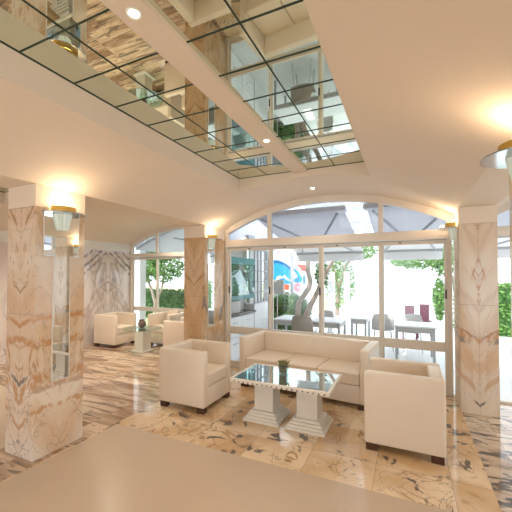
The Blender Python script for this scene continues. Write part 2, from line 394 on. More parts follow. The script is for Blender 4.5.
# vaulted ceiling with coffers
COF = (-2.335, -0.43, -0.6, 4.44)
COFL = (-6.55, -4.65, -0.6, 3.4)
def vault(name, x0, x1, y0, y1, cof=None, n=40):
    f = arc(x0, x1); xs = [x0+(x1-x0)*i/n for i in range(n+1)]
    if cof: xs = sorted(set([x for x in xs if min(abs(x-cof[0]), abs(x-cof[1])) > 0.02] + [cof[0], cof[1]]))
    b = MB()
    for a, c in zip(xs, xs[1:]):
        ys = [(y0, y1)]
        if cof and a >= cof[0]-1e-6 and c <= cof[1]+1e-6: ys = [(y0, cof[2]), (cof[3], y1)]
        for p, q in ys: b.quad((a, p, f(a)), (c, p, f(c)), (c, q, f(c)), (a, q, f(a)))
    if cof:
        c0, c1, d0, d1 = cof
        z0, z1 = f(c0), f(c1)
        b.quad((c0, d0, z0), (c0, d1, z0), (c0, d1, ZM), (c0, d0, ZM)); b.quad((c1, d0, z1), (c1, d1, z1), (c1, d1, ZM), (c1, d0, ZM))
        inner = [x for x in xs if c0-1e-6 <= x <= c1+1e-6]
        for d in (d0, d1):
            for a, c in zip(inner, inner[1:]):
                b.quad((a, d, f(a)), (c, d, f(c)), (c, d, ZM), (a, d, ZM))
    bmesh.ops.remove_doubles(b.bm, verts=b.bm.verts, dist=1e-4)
    return struct(b.build(name, M['plaster'], smooth=30, normals=False))
vault('ceiling', XL, XR, YS, YN+0.02, COF)
vault('ceiling', XW, XLL, YS, YNW+0.02, COFL)
vault('ceiling', XRR, XE, YS, YN+0.02)
# flat soffits of the two pillar beams
struct(MB().box(XLL, XL, YS, YN+0.05, SPR, 3.4).build('ceiling_beam', M['plaster'], smooth=0))
struct(MB().box(XR, XRR, YS, YN+0.05, SPR, 3.4).build('ceiling_beam', M['plaster'], smooth=0))
struct(MB().box(XW-0.2, XE+0.2, YS-0.2, YN+0.05, 3.42, 3.52).box(XW-0.2, XLL+0.1, YN+0.05, YNW+0.06, 3.42, 3.52).build('light_block_slab', M['white_paint'], smooth=0))  # unseen slab added above the vaults to stop sky light leaking in

def coffer_mirror(c, xlines, ylines, bar=None):
    root = struct(empty('ceiling_mirror', ((c[0]+c[1])/2, c[3], ZM)))
    L = root.location
    MB().box(c[0]-L.x, c[1]-L.x, c[2]-L.y, c[3]-L.y, 0.0, 0.02).build('mirror_panel', M['ceiling_mirror'], root, smooth=0)
    j = MB()
    for x in xlines: j.box(x-0.0045-L.x, x+0.0045-L.x, c[2]-L.y, c[3]-L.y, -0.004, 0.001)
    for y in ylines: j.box(c[0]-L.x, c[1]-L.x, y-0.0045-L.y, y+0.0045-L.y, -0.004, 0.001)
    j.box(c[0]-L.x, c[0]+0.006-L.x, c[2]-L.y, c[3]-L.y, -0.006, 0.001)
    j.build('joint', M['joint'], root, smooth=0)
    return root
coffer_mirror(COF, (-0.88, -1.87), [4.435-0.394*i for i in range(13)])
coffer_mirror(COFL, (-5.1, -5.6, -6.1), [3.395-0.394*i for i in range(10)])
struct(MB().box(-1.462, -1.262, -0.6, 4.44, 3.25, ZM).build('ceiling_strip', M['plaster'], smooth=0))

# walls
struct(MB().box(XW-0.2, XW, YS, YNW+0.06, 0, 2.47).build('wall_left', M['wall_marble'], smooth=0))
struct(MB().box(XW-0.2, XW+0.012, YS, YNW+0.06, 2.47, 3.42).build('wall_left_upper', M['white_paint'], smooth=0))
struct(MB().box(XLL-0.03, XLL+0.08, YN-0.1, YNW+0.06, 0, 3.42).build('wall_side', M['white_paint'], smooth=0))
# walls behind and right of the camera; unglazed openings added to let fill skylight in
wb = MB()
xs = [XW, -6.9, -4.3, -2.9, 0.3, 1.5, 4.4, XE]
for i in range(0, 8, 2): wb.box(xs[i], xs[i+1], YS-0.2, YS, 0, 3.42)
for i in range(1, 7, 2): wb.box(xs[i], xs[i+1], YS-0.2, YS, 2.5, 3.42)
struct(wb.build('wall_back', M['white_paint'], smooth=0))
wr = MB()
ys = [YS, -3.6, -0.6, 1.2, 4.2, YN+0.05]
for i in range(0, 6, 2): wr.box(XE, XE+0.2, ys[i], ys[i+1], 0, 3.42)
for i in (1, 3): wr.box(XE, XE+0.2, ys[i], ys[i+1], 2.5, 3.42); wr.box(XE, XE+0.2, ys[i], ys[i+1], 0, 0.4)
struct(wr.build('wall_right', M['white_paint'], smooth=0))

# arched windows
def arch_window(name, x0, x1, Y, upper, panels, rail=(0.64, 0.785), handles=True, tr=(2.35, 2.49), sill=True):
    root = struct(empty(name, ((x0+x1)/2, Y, 0)))
    ox = -(x0+x1)/2
    fo = arc(x0, x1); d = 0.055; fw = 0.075
    def fi(x): return fo(x)-0.115
    n = 36
    fr = MB()
    xs = [x0+(x1-x0)*i/n for i in range(n+1)]
    fr.strip([(x+ox, fi(x), fo(x)+0.03) for x in xs], 'y', -d, d)
    fr.box(x0+0.004+ox, x0+fw+ox, -d+0.003, d-0.003, 0, fi(x0)+0.04, 0.006, 1); fr.box(x1-fw+ox, x1-0.004+ox, -d+0.003, d-0.003, 0, fi(x1)+0.04, 0.006, 1)
    fr.box(x0+0.012+ox, x1-0.012+ox, -d-0.006, d+0.006, tr[0], tr[1], 0.006, 1)
    fr.box(x0+0.01+ox, x1-0.01+ox, -d-0.004, d+0.004, 0.0, 0.03)
    for u in upper: fr.box(u-0.036+ox, u+0.036+ox, -d+0.005, d-0.005, tr[1]-0.01, fi(u)+0.02, 0.004, 1)
    fr.build('frame', M['frame'], root)
    MB().box(x0+fw+ox, x1-fw+ox, -d-0.003, -d+0.01, tr[0]-0.022, tr[0]-0.006).build('track', M['grey_metal'], root, smooth=0)
    ed = [x0+fw-0.01] + list(upper) + [x1-fw+0.01]
    for a, b in zip(ed, ed[1:]):
        m = 12; q = [a+(b-a)*i/m for i in range(m+1)]
        MB().strip([(x+ox, tr[1]-0.005, fi(x)+0.01) for x in q], 'y', -0.004, 0.004).build('fanlight_pane', M['grey_glass'], root, smooth=0)
    for k, (a, b) in enumerate(panels):
        y0 = -0.012 if k % 2 else 0.014
        p = MB(); s_ = 0.046
        for (u, v) in ((a, a+s_), (b-s_, b)): p.box(u+ox, v+ox, y0-0.02, y0+0.02, 0.03, tr[0]-0.02, 0.004, 1)
        p.box(a+s_+ox, b-s_+ox, y0-0.02, y0+0.02, tr[0]-0.075, tr[0]-0.02, 0.003, 1); p.box(a+s_+ox, b-s_+ox, y0-0.02, y0+0.02, 0.03, 0.11, 0.003, 1)
        if rail: p.box(a+s_+ox, b-s_+ox, y0-0.02, y0+0.02, rail[0], rail[1], 0.004, 1)
        pp = p.build('sash', M['frame'], root)
        cuts = [(0.11, rail[0]), (rail[1], tr[0]-0.075)] if rail else [(0.11, tr[0]-0.075)]
        for z0, z1 in cuts: MB().box(a+s_-0.005+ox, b-s_+0.005+ox, y0-0.003, y0+0.003, z0-0.005, z1+0.005).build('pane', M['glass'], pp, smooth=0)
        if handles:
            hx = (a+0.02 if k != len(panels)-1 else b-0.026)+ox
            MB().box(hx-0.011, hx+0.011, y0-0.034, y0-0.016, 1.44, 1.58, 0.004, 1).build('handle', M['black'], pp)
            MB().box((a+b)/2-0.04+ox if k == 0 else a+0.3+ox, (a+b)/2+0.02+ox if k == 0 else a+0.34+ox, y0-0.026, y0-0.018, tr[0]-0.05, tr[0]-0.035).build('catch', M['black'], pp, smooth=0)
    return root
arch_window('window_1', XL-0.02, XR, YN, (-2.34, -0.38), [(-3.235, -2.28), (-2.355, -1.315), (-1.41, -0.335), (-0.415, 0.56)])
arch_window('window_2', XW, XLL+0.0, YNW, (-6.48, -4.75), [(-7.43, -6.45), (-6.51, -4.72), (-4.78, -3.8)], rail=(0.75, 0.87), handles=False, tr=(2.32, 2.43))
arch_window('window_3', XRR-0.02, XE, YN, (2.1, 3.9), [(2.06, 3.9), (3.86, 4.95)], rail=None, handles=False)
# ------------------------------------------------------------------ pillars
def pillar(x0, x1, y0, y1, label, mat):
    cx, cy = (x0+x1)/2, (y0+y1)/2
    root = tag(empty('pillar', (cx, cy, 0)), label, 'pillar', 'marble pillars of the lounge')
    hx, hy = (x1-x0)/2, (y1-y0)/2
    MB().box(-hx, hx, -hy, hy, 0, 2.475, 0.004, 1).build('marble_cladding', M[mat], root, smooth=0)
    MB().box(-hx, hx, -hy, hy, 2.476, SPR-0.001).build('plaster_capital', M['plaster'], root, smooth=0)
    return root
pillar(XLL, XL, 1.97, 2.51, 'marble pillar standing alone at left with a T-shaped mirror and a lit sconce', 'pillar_peach')
pillar(XLL+0.0, XL, 4.90, 5.62, 'orange-beige marble pillar at the left end of the arched window, behind the left armchair', 'pillar_orange')
pillar(XR+0.01, XRR, 5.03, 5.62, 'pale bookmatched marble pillar at the right end of the arched window', 'pillar_pale')
pillar(XR, XRR, 2.07, 2.66, 'marble pillar cut by the right edge of the photo, with a gold sconce', 'pillar_pale')

def pillar_mirror(x, yc, side, label, top=2.45, cross=1.99, low=0.72, wide=0.19, narrow=0.092):
    root = empty('wall_mirror', (x, yc, 0)); tag(root, label, 'mirror', 'T-shaped mirrors on the pillars')
    pts = [(-wide, cross), (-narrow, cross), (-narrow, low), (narrow, low), (narrow, cross), (wide, cross), (wide, top), (-wide, top)]
    MB().prism(pts, 'x', 0.0, 0.008*side).build('mirror_glass', M['mirror'], root, smooth=0)
    e = MB()
    n = len(pts)
    for i in range(n):
        (a, b), (c, d) = pts[i], pts[(i+1) % n]
        e.box(min(0, 0.0095*side), max(0, 0.0095*side), min(a, c)-0.004, max(a, c)+0.004, min(b, d)-0.004, max(b, d)+0.004)
    e.build('edge_trim', M['frame'], root, smooth=0)
    return root
pillar_mirror(XL, 2.24, 1, 'T-shaped mirror on the free-standing pillar at left')
pillar_mirror(XL, 5.11, 1, 'narrow mirror on the pillar at the left end of the arched window', wide=0.12, narrow=0.10, low=0.85, top=2.4)
pillar_mirror(XR+0.01, 5.30, -1, 'mirror on the side of the pillar at the right end of the arched window', wide=0.12, narrow=0.05, low=1.2)

def sconce(loc, rz, label, power=SCONCE_W):
    root = tag(empty('wall_sconce', loc, rz), label, 'wall lamp', 'gold and glass wall sconces')
    h = PI/2
    b = MB(); b.lathe([(0.112, 0.0), (0.125, 0.0), (0.125, 0.065), (0.112, 0.065)], 0, 0, -h, h, 20, cap=False)
    b.build('gold_band', M['gold'], root)
    MB().lathe([(0.215, -0.012), (0.215, -0.004)], 0, 0, -h, h, 28).build('mirrored_plate', M['plate'], root)
    f = MB()
    prof = [(0.050, -0.175), (0.056, -0.17), (0.092, -0.013)]
    n = 14
    rings = []
    for r, z in prof:
        rings.append([(r*(1.0 if i % 2 == 0 else 0.86)*math.cos(-h+PI*i/n), r*(1.0 if i % 2 == 0 else 0.86)*math.sin(-h+PI*i/n), z) for i in range(n+1)])
    for A, B in zip(rings, rings[1:]):
        for i in range(n): f.quad(A[i], A[i+1], B[i+1], B[i])
    f.bm.faces.new([f.bm.verts.new(p) for p in rings[0][::-1]])
    f.build('fluted_glass', M['shade_glass'], root, smooth=0)
    MB().lathe([(0.02, 0.02), (0.03, 0.03), (0.03, 0.05), (0.018, 0.06)], 0.055, 0, n=12).build('bulb', M['lamp_glow'], root)
    ld = bpy.data.lights.new('sconce_light', 'POINT'); ld.energy = power; ld.color = WARM; ld.shadow_soft_size = 0.05
    lo = bpy.data.objects.new('sconce_light', ld); COL.objects.link(lo); lo.parent = root; lo.location = (0.085, 0, 0.10)
    return root
sconce((XL+0.01, 2.24, 2.44), 0, 'lit gold sconce on the free-standing marble pillar at left')
sconce((XL+0.01, 5.09, 2.46), 0, 'lit gold sconce on the pillar at the left end of the arched window')
sconce((XR, 5.32, 2.46), PI, 'lit gold sconce on the pillar at the right end of the arched window')
sconce((XR, 2.33, 2.49), PI, 'gold sconce with mirrored plate cut by the right edge of the photo')

# ------------------------------------------------------------------ lights in the ceiling
def downlight(x, y, z, label, power=DOWN_W, r=0.028, group='recessed ceiling spotlights'):
    root = tag(empty('downlight', (x, y, z)), label, 'ceiling light', group)
    MB().lathe([(r, -0.001), (r+0.014, -0.006), (r+0.016, 0.0)], n=20, cap=False).build('trim_ring', M['white_paint'], root)
    MB().lathe([(0.001, -0.002), (r, -0.002), (r, 0.004)], n=20).build('lens', M['lamp_glow'], root)
    ld = bpy.data.lights.new('spot', 'SPOT'); ld.energy = power*1.35; ld.color = (1, 0.87, 0.70); ld.spot_size = math.radians(130); ld.spot_blend = 1.0; ld.shadow_soft_size = 0.04
    lo = bpy.data.objects.new('spot', ld); COL.objects.link(lo); lo.parent = root; lo.location = (0, 0, -0.03)
    return root
fL = arc(XW, XLL); fM = arc(XL, XR); fR = arc(XRR, XE)
downlight(-1.362, 1.33, 3.25, 'nearer recessed spotlight in the strip across the mirrored ceiling', 30)
downlight(-1.362, 3.22, 3.25, 'farther recessed spotlight in the strip across the mirrored ceiling', 30)
downlight(-1.36, 5.10, fM(-1.36), 'recessed spotlight in the vault just above the arched window', 12)
downlight(-5.62, 4.95, fL(-5.62), 'nearer recessed spotlight in the vault of the left lounge', 90)
downlight(-5.62, 6.75, fL(-5.62), 'recessed spotlight in the left vault close to the arched garden window', 50)
for x, y, f_, p in ((-5.6, 3.9, fL, 80), (3.0, 1.5, fR, 40), (3.0, 4.2, fR, 30), (-1.36, -1.6, fM, 60), (-1.36, -3.2, fM, 60), (3.0, -1.5, fR, 60), (-5.6, -1.5, fL, 60)):  # unseen spotlights added to brighten the room, no known fittings
    downlight(x, y, f_(x), 'added recessed fill spotlight in the vault outside the view', p, group='added fill spotlights outside the view')

vt = tag(empty('ceiling_vent', (-4.95, 5.12, fL(-4.95)-0.004)), 'white round air vent in the vault of the left lounge', 'air vent')
vt.rotation_euler = (0, math.radians(9.5), 0)
for i, (r0, r1, z) in enumerate(((0.17, 0.21, -0.012), (0.11, 0.15, -0.02), (0.04, 0.09, -0.03))):
    MB().lathe([(r0, z), (r1, z+0.006), (r1, 0.0), (r0, 0.004)], n=28, cap=False).build('vent_ring', M['white_paint'], vt)

# ------------------------------------------------------------------ seating
def cushion(b, x0, x1, y0, y1, z0, z1, bev=0.03, crown=0.02):
    tmp = bmesh.new(); bmesh.ops.create_cube(tmp, size=1.0)
    bmesh.ops.subdivide_edges(tmp, edges=tmp.edges, cuts=6, use_grid_fill=True)
    for v in tmp.verts:
        u, w_, t_ = v.co.x*2, v.co.y*2, v.co.z*2
        k = (1-u*u)*(1-w_*w_)
        v.co = Vector(((x0+x1)/2+u*(x1-x0)/2, (y0+y1)/2+w_*(y1-y0)/2, (z0+z1)/2+t_*(z1-z0)/2 + (crown*k if t_ > 0.5 else 0)))
    sharp = [e for e in tmp.edges if len(e.link_faces) == 2 and e.calc_face_angle() > 1.0]
    bmesh.ops.bevel(tmp, geom=sharp, offset=bev, segments=4, profile=0.5, affect='EDGES')
    b.merge(tmp)

def feet(root, pts, sx=0.11, sy=0.07, h=0.075):
    for x, y in pts: MB().box(x-sx/2, x+sx/2, y-sy/2, y+sy/2, 0.0, h, 0.004, 1).build('foot', M['wood'], root)

def armchair(label, loc, rz, W=0.72, D=0.74, Ht=0.80, group=None):
    # faces +X in its own space
    root = tag(empty('armchair', loc, rz), label, 'armchair', group)
    t = 0.105; z0 = 0.075; hx, hy = D/2, W/2
    for s in (-1, 1):
        y0, y1 = (-hy, -hy+t) if s < 0 else (hy-t, hy)
        MB().box(-hx, hx, y0, y1, z0, Ht, 0.022, 4).build('armrest', M['leather'], root)
    MB().box(-hx+0.002, -hx+0.13, -hy+t-0.003, hy-t+0.003, z0+0.005, Ht-0.004, 0.02, 4).build('backrest', M['leather'], root)
    MB().box(-hx+0.11, hx-0.008, -hy+t-0.002, hy-t+0.002, z0, 0.32, 0.012, 3).build('seat_base', M['leather'], root)
    b = MB(); cushion(b, -hx+0.12, hx+0.004, -hy+t+0.003, hy-t-0.003, 0.315, 0.50); b.build('seat_cushion', M['leather'], root)
    feet(root, [(sx*(hx-0.07), sy*(hy-0.05)) for sx in (-1, 1) for sy in (-1, 1)])
    return root
armchair('cream leather armchair left of the white coffee table, facing right', (-2.745, 3.90, 0), 0.0, group='cream leather armchairs')
armchair('cream leather armchair right of the coffee table, nearest the camera, its side turned to us', (-0.045, 3.90, 0), PI, W=0.70, group='cream leather armchairs')
armchair('cream leather armchair against the marble wall of the left lounge', (-6.86, 6.16, 0), 0.0, group='cream leather armchairs')
armchair('cream leather armchair with its back to the arched garden window of the left lounge', (-5.70, 6.82, 0), -PI/2, group='cream leather armchairs')
armchair('cream leather armchair in the left lounge, half hidden behind the orange-beige pillar', (-4.49, 6.0, 0), PI, group='cream leather armchairs')

def sofa(loc, rz, W=2.03, D=0.78, Ht=0.80):
    root = tag(empty('sofa', loc, rz), 'long cream leather three-seat sofa in front of the arched window', 'sofa')
    t = 0.12; z0 = 0.075; hx, hy = W/2, D/2                  # faces -Y
    for s in (-1, 1):
        x0, x1 = (-hx, -hx+t) if s < 0 else (hx-t, hx)
        MB().box(x0, x1, -hy, hy, z0, Ht, 0.022, 4).build('armrest', M['leather'], root)
    MB().box(-hx+t-0.003, hx-t+0.003, hy-0.15, hy-0.002, z0+0.005, Ht-0.002, 0.025, 4).build('backrest', M['leather'], root)
    MB().box(-hx+t-0.002, hx-t+0.002, -hy+0.012, hy-0.12, z0, 0.315, 0.012, 3).build('seat_base', M['leather'], root)
    cw = (W-2*t)/3
    for i in range(3):
        b = MB(); cushion(b, -hx+t+cw*i+0.003, -hx+t+cw*(i+1)-0.003, -hy-0.004, hy-0.14, 0.31, 0.485, 0.03, 0.022); b.build('seat_cushion', M['leather'], root)
    feet(root, [(sx*(hx-0.08), sy*(hy-0.06)) for sx in (-1, 1) for sy in (-1, 1)], 0.12, 0.08)
    return root
sofa((-1.435, 5.00, 0), math.radians(-5.5))

# ------------------------------------------------------------------ coffee table with two stepped plinths
def stepped_plinth(root, cx, cy, w, base, top):
    b = MB(); n = 4; hs = 0.03
    for i in range(n):
        h_ = base/2 - (base/2-w/2-0.015)*i/(n-0.0)
        b.box(cx-h_, cx+h_, cy-h_, cy+h_, hs*i, hs*(i+1)+0.001, 0.003, 1)
    b.box(cx-w/2, cx+w/2, cy-w/2, cy+w/2, hs*n, top, 0.004, 1)
    return b.build('plinth', M['table_white'], root)
ct = tag(empty('coffee_table', (-1.35, 3.83, 0)), 'white coffee table with two stepped plinths and a reflective glass top', 'coffee table')
stepped_plinth(ct, -0.275, 0.03, 0.25, 0.47, 0.515); stepped_plinth(ct, 0.275, 0.03, 0.25, 0.47, 0.515)
hx, hy = 0.605, 0.365
fr = MB()
for x0, x1, y0, y1 in ((-hx, hx, -hy, -hy+0.03), (-hx, hx, hy-0.03, hy), (-hx, -hx+0.03, -hy+0.03, hy-0.03), (hx-0.03, hx, -hy+0.03, hy-0.03)):
    fr.box(x0, x1, y0, y1, 0.54, 0.557, 0.003, 1)
fr.build('top_rim', M['table_white'], ct)
de = MB(); p = 0.058
n = int(2*hx/p)
for i in range(n):
    x = -hx + (i+0.5)*2*hx/n
    for y in (-hy+0.016, hy-0.016): de.box(x-0.02, x+0.02, y-0.014, y+0.014, 0.512, 0.5405)
n = int(2*hy/p)
for i in range(1, n-1):
    y = -hy + (i+0.5)*2*hy/n
    for x in (-hx+0.016, hx-0.016): de.box(x-0.014, x+0.014, y-0.02, y+0.02, 0.512, 0.5405)
de.box(-hx+0.004, hx-0.004, -hy+0.004, -hy+0.012, 0.532, 0.5405).box(-hx+0.004, hx-0.004, hy-0.012, hy-0.004, 0.532, 0.5405).build('dentil_edge', M['table_white'], ct, smooth=0)
MB().box(-hx+0.012, hx-0.012, -hy+0.012, hy-0.012, 0.516, 0.530).build('underside', M['wood'], ct, smooth=0)
MB().box(-hx+0.028, hx-0.028, -hy+0.028, hy-0.028, 0.530, 0.553, 0.002, 1).build('glass_top', M['table_glass'], ct, smooth=0)

pl = tag(empty('potted_succulent', (-1.43, 3.93, 0.554), 0.1), 'small olive succulent in a square glass vase on the coffee table', 'plant')
MB().box(-0.055, 0.055, -0.055, 0.055, 0.0, 0.012).box(-0.055, -0.050, -0.055, 0.055, 0.012, 0.12).box(0.050, 0.055, -0.055, 0.055, 0.012, 0.12)\
    .box(-0.05, 0.05, -0.055, -0.050, 0.012, 0.12).box(-0.05, 0.05, 0.050, 0.055, 0.012, 0.12).build('glass_vase', M['clear_glass'], pl, smooth=0)
MB().box(-0.046, 0.046, -0.046, 0.046, 0.013, 0.105).build('soil', M['soil'], pl, smooth=0)
rnd = random.Random(3); sb = MB()
for i in range(60):
    a = rnd.uniform(0, 2*PI); r = rnd.uniform(0, 0.05); c = Vector((r*math.cos(a), r*math.sin(a), 0.105+rnd.uniform(0, 0.02)))
    tip = c + Vector((math.cos(a)*r*0.8, math.sin(a)*r*0.8, 0.02+0.03*rnd.random()))
    sb.tube([c, (c+tip)/2, tip], [0.005, 0.009, 0.001], 5)
sb.build('leaves', M['succulent'], pl)

# side table of the left lounge
st = tag(empty('side_table', (-5.68, 5.9, 0)), 'small white pedestal table with a clear glass top in the left lounge', 'table')
MB().box(-0.19, 0.19, -0.19, 0.19, 0, 0.035, 0.004, 1).box(-0.13, 0.13, -0.13, 0.13, 0.035, 0.53, 0.004, 1).build('pedestal', M['table_white'], st)
MB().lathe([(0.43, 0.531), (0.435, 0.537), (0.43, 0.543)], n=40).build('glass_top', M['clear_glass'], st)
bw = tag(empty('decorative_bowl', (-5.75, 5.95, 0.544)), 'round smoky brown vase on the glass side table of the left lounge', 'vase')
MB().lathe([(0.04, 0), (0.045, 0.01), (0.085, 0.045), (0.095, 0.09), (0.085, 0.135), (0.06, 0.16), (0.05, 0.165)], n=24).build('body', M['bowl'], bw)
rb = MB(); rnd = random.Random(4)
for i in range(40): rb.ball((rnd.gauss(0, 0.025), rnd.gauss(0, 0.025), 0.165+rnd.random()*0.02), 0.015, sub=1)
rb.build('pebbles', M['soil'], bw)
cu = tag(empty('cushion', (-4.62, 6.12, 0)), 'beige cushion leaning in the armchair below the arched garden window', 'cushion')
b = MB(); cushion(b, -0.06, 0.06, -0.17, 0.17, 0.0, 0.34, 0.04, 0.0); cp = b.build('cover', M['leather'], cu)
cu.location = (-5.62, 6.90, 0.535); cu.rotation_euler = (0, 0.2, PI/2)

# ------------------------------------------------------------------ outdoors: ground
struct(MB().box(XLL+0.08, 30, YN+0.06, 60, -0.15, -0.02).box(XE+0.2, 30, -30, YN+0.06, -0.15, -0.02).box(-30, XE+0.2, -30, YS-0.2, -0.15, -0.02).build('ground_patio', M['patio'], smooth=0))
struct(MB().box(-40, XLL+0.08, YNW+0.06, 60, -0.15, -0.03).build('ground_lawn', M['lawn'], smooth=0))

def tree(name, loc, trunks, crown, nleaf, leaf, label, group=None, size=0.11, mat='leaf', seed=1):
    root = tag(empty(name, loc), label, 'tree', group)
    for pts, r0, r1 in trunks:
        n = len(pts); MB().tube(pts, [r0+(r1-r0)*i/(n-1) for i in range(n)], 9).build('trunk', M['bark'], root)
    b = MB(); rnd = random.Random(seed)
    for i in range(nleaf):
        c, r = crown[rnd.randrange(len(crown))]
        while True:
            v = Vector((rnd.uniform(-1, 1), rnd.uniform(-1, 1), rnd.uniform(-1, 1)))
            if 0.3 < v.length < 1: break
        b.leaf((c[0]+v.x*r[0], c[1]+v.y*r[1], c[2]+v.z*r[2]), size*rnd.uniform(0.7, 1.3), rnd)
    b.build('foliage', M[mat], root, smooth=0, normals=False)
    return root
def hedge(loc, sx, sy, sz, n, label, mat='leaf', seed=2, size=0.09):
    root = tag(empty('hedge', loc), label, 'hedge', 'garden hedges')
    MB().box(-sx/2+0.06, sx/2-0.06, -sy/2+0.06, sy/2-0.06, 0, sz-0.08).build('core', M['leaf'], root, smooth=0)
    b = MB(); rnd = random.Random(seed)
    for i in range(n):
        f = rnd.random()
        x, y, z = rnd.uniform(-sx/2, sx/2), rnd.uniform(-sy/2, sy/2), rnd.uniform(0.0, sz)
        if f < 0.55: y = -sy/2+rnd.uniform(-0.06, 0.06)
        elif f < 0.85: z = sz+rnd.uniform(-0.08, 0.06)
        else: x = (-1 if rnd.random() < 0.5 else 1)*sx/2
        b.leaf((x, y, z), size*rnd.uniform(0.7, 1.4), rnd)
    b.build('foliage', M[mat], root, smooth=0, normals=False)
    return root

# garden behind the left lounge window
hedge((-9.3, 11.2, -0.03), 8.0, 0.9, 1.15, 5200, 'clipped dark green hedge outside the left lounge window', size=0.12)
tree('garden_tree', (-9.2, 10.2, -0.03), [([(0, 0, 0), (0.02, 0, 0.7), (-0.15, 0, 1.2), (-0.5, 0.1, 1.7), (-0.7, 0.1, 2.4)], 0.07, 0.03), ([(0.02, 0, 0.7), (0.25, 0.1, 1.2), (0.45, 0.1, 2.2)], 0.055, 0.025)],
     [((-0.6, 0.1, 2.1), (0.8, 0.6, 0.6)), ((0.5, 0.1, 2.2), (0.8, 0.6, 0.7)), ((-0.1, 0.2, 2.9), (1.0, 0.7, 0.6))], 3600, None, 'branching green tree behind the hedge, left pane of the lounge window', 'garden trees', 0.15, 'leaf_light', 5)
tree('garden_tree', (-6.6, 10.3, -0.03), [([(0, 0, 0), (0.0, 0, 0.9), (-0.25, 0, 1.5), (-0.4, 0.1, 2.4)], 0.07, 0.03), ([(0.0, 0, 0.9), (0.45, 0.1, 1.3), (0.85, 0.1, 2.3)], 0.055, 0.025)],
     [((-0.4, 0.1, 2.1), (0.7, 0.6, 0.6)), ((0.7, 0.1, 1.95), (0.9, 0.6, 0.6)), ((0.2, 0.2, 2.8), (1.1, 0.7, 0.7))], 3800, None, 'branching green tree behind the hedge, right pane of the lounge window', 'garden trees', 0.15, 'leaf_light', 6)
pil = tag(MB().box(-0.16, 0.16, -0.12, 0.12, 0, 3.6, 0.01, 1).build('white_post', M['outdoor_white'], loc=(-7.66, 7.8, -0.03)), 'white rendered post just outside the left lounge window', 'post')
aw0 = tag(empty('glass_canopy', (-5.9, 8.2, 0)), 'white sloping canopy above the left lounge window', 'canopy')
MB().prism([(-1.5, 2.55), (1.7, 3.75), (1.7, 3.85), (-1.5, 2.65)], 'y', -0.83, 1.2).build('roof_sheet', M['awning'], aw0, smooth=0)
for x in (-0.5, 0.4): MB().tube([(x, -0.3, 2.55+(x+1.5)*0.375), (x, 1.2, 2.55+(x+1.5)*0.375)], 0.03).build('rafter', M['grey_metal'], aw0)

# bar kiosk against the side wall, seen through the left door panel
kx = -3.30
ki = tag(empty('bar_kiosk', (kx, 6.85, -0.02)), 'white and teal outdoor bar cabinet with drawers behind the left door panel', 'bar cabinet')
oy = -6.85
MB().box(-0.34, -0.05, 5.80+oy, 7.08+oy, 0, 0.94).build('body', M['outdoor_white'], ki, smooth=0)
MB().box(-0.35, 0.03, 5.79+oy, 7.09+oy, 0.94, 0.985, 0.005, 1).build('worktop', M['dark_top'], ki)
for y0 in (5.82, 6.45):
    for z0, z1 in ((0.06, 0.48), (0.50, 0.92)):
        dr = MB().box(-0.05, -0.02, y0+oy, y0+0.61+oy, z0, z1, 0.004, 1).build('drawer', M['outdoor_white'], ki)
        MB().tube([(0.005, y0+0.22+oy, z1-0.12), (0.005, y0+0.39+oy, z1-0.12)], 0.008).box(-0.022, 0.006, y0+0.22+oy, y0+0.235+oy, z1-0.128, z1-0.112).box(-0.022, 0.006, y0+0.375+oy, y0+0.39+oy, z1-0.128, z1-0.112).build('handle', M['steel'], dr)
MB().box(-0.34, -0.30, 5.80+oy, 7.08+oy, 0.985, 2.17).build('back_panel', M['light_taupe'], ki, smooth=0)
MB().box(-0.30, 0.0, 5.80+oy, 7.08+oy, 2.05, 2.20, 0.004, 1).build('teal_fascia', M['teal'], ki); MB().box(-0.30, 0.0, 5.80+oy, 7.08+oy, 1.28, 1.37, 0.004, 1).build('teal_shelf', M['teal'], ki)
MB().box(-0.012, -0.004, 5.80+oy, 7.08+oy, 1.37, 2.05).build('display_glass', M['teal_glass'], ki, smooth=0)
MB().box(-0.24, -0.06, 6.05+oy, 6.45+oy, 0.986, 1.26, 0.02, 2).build('coffee_maker', M['light_taupe'], ki)
dk = MB().box(-0.34, -0.02, 7.10+oy, 7.92+oy, 0, 1.12).build('door_panel', M['outdoor_white'], ki, smooth=0)
gr = MB()
for i in range(5): y = 7.12+0.78*i/4; gr.box(-0.05, -0.02, y+oy-0.012, y+oy+0.012, 1.12, 2.45)
for i in range(6): z = 1.14+1.29*i/5; gr.box(-0.05, -0.02, 7.12+oy, 7.9+oy, z-0.012, z+0.012)
gr.build('glazing_grid', M['grey_metal'], ki, smooth=0)
MB().box(-0.20, -0.16, 7.12+oy, 7.9+oy, 1.12, 2.45).build('frosted_pane', M['outdoor_white'], ki, smooth=0)
nb = tag(empty('white_annex', (-3.5, 7.2, 0)), 'white annex wall above the teal bar cabinet', 'building')
MB().box(-0.12, 0.16, -1.42, 1.4, 2.45, 3.3).build('wall', M['outdoor_white'], nb, smooth=0)
MB().box(0.16, 0.24, -0.55, -0.2, 2.52, 2.72, 0.01, 1).build('vent_box', M['light_taupe'], nb)
MB().prism([(-1.45, 3.3), (1.45, 3.3), (1.45, 3.42), (-1.45, 3.52)], 'x', -0.14, 0.35).build('roof', M['outdoor_white'], nb, smooth=0)

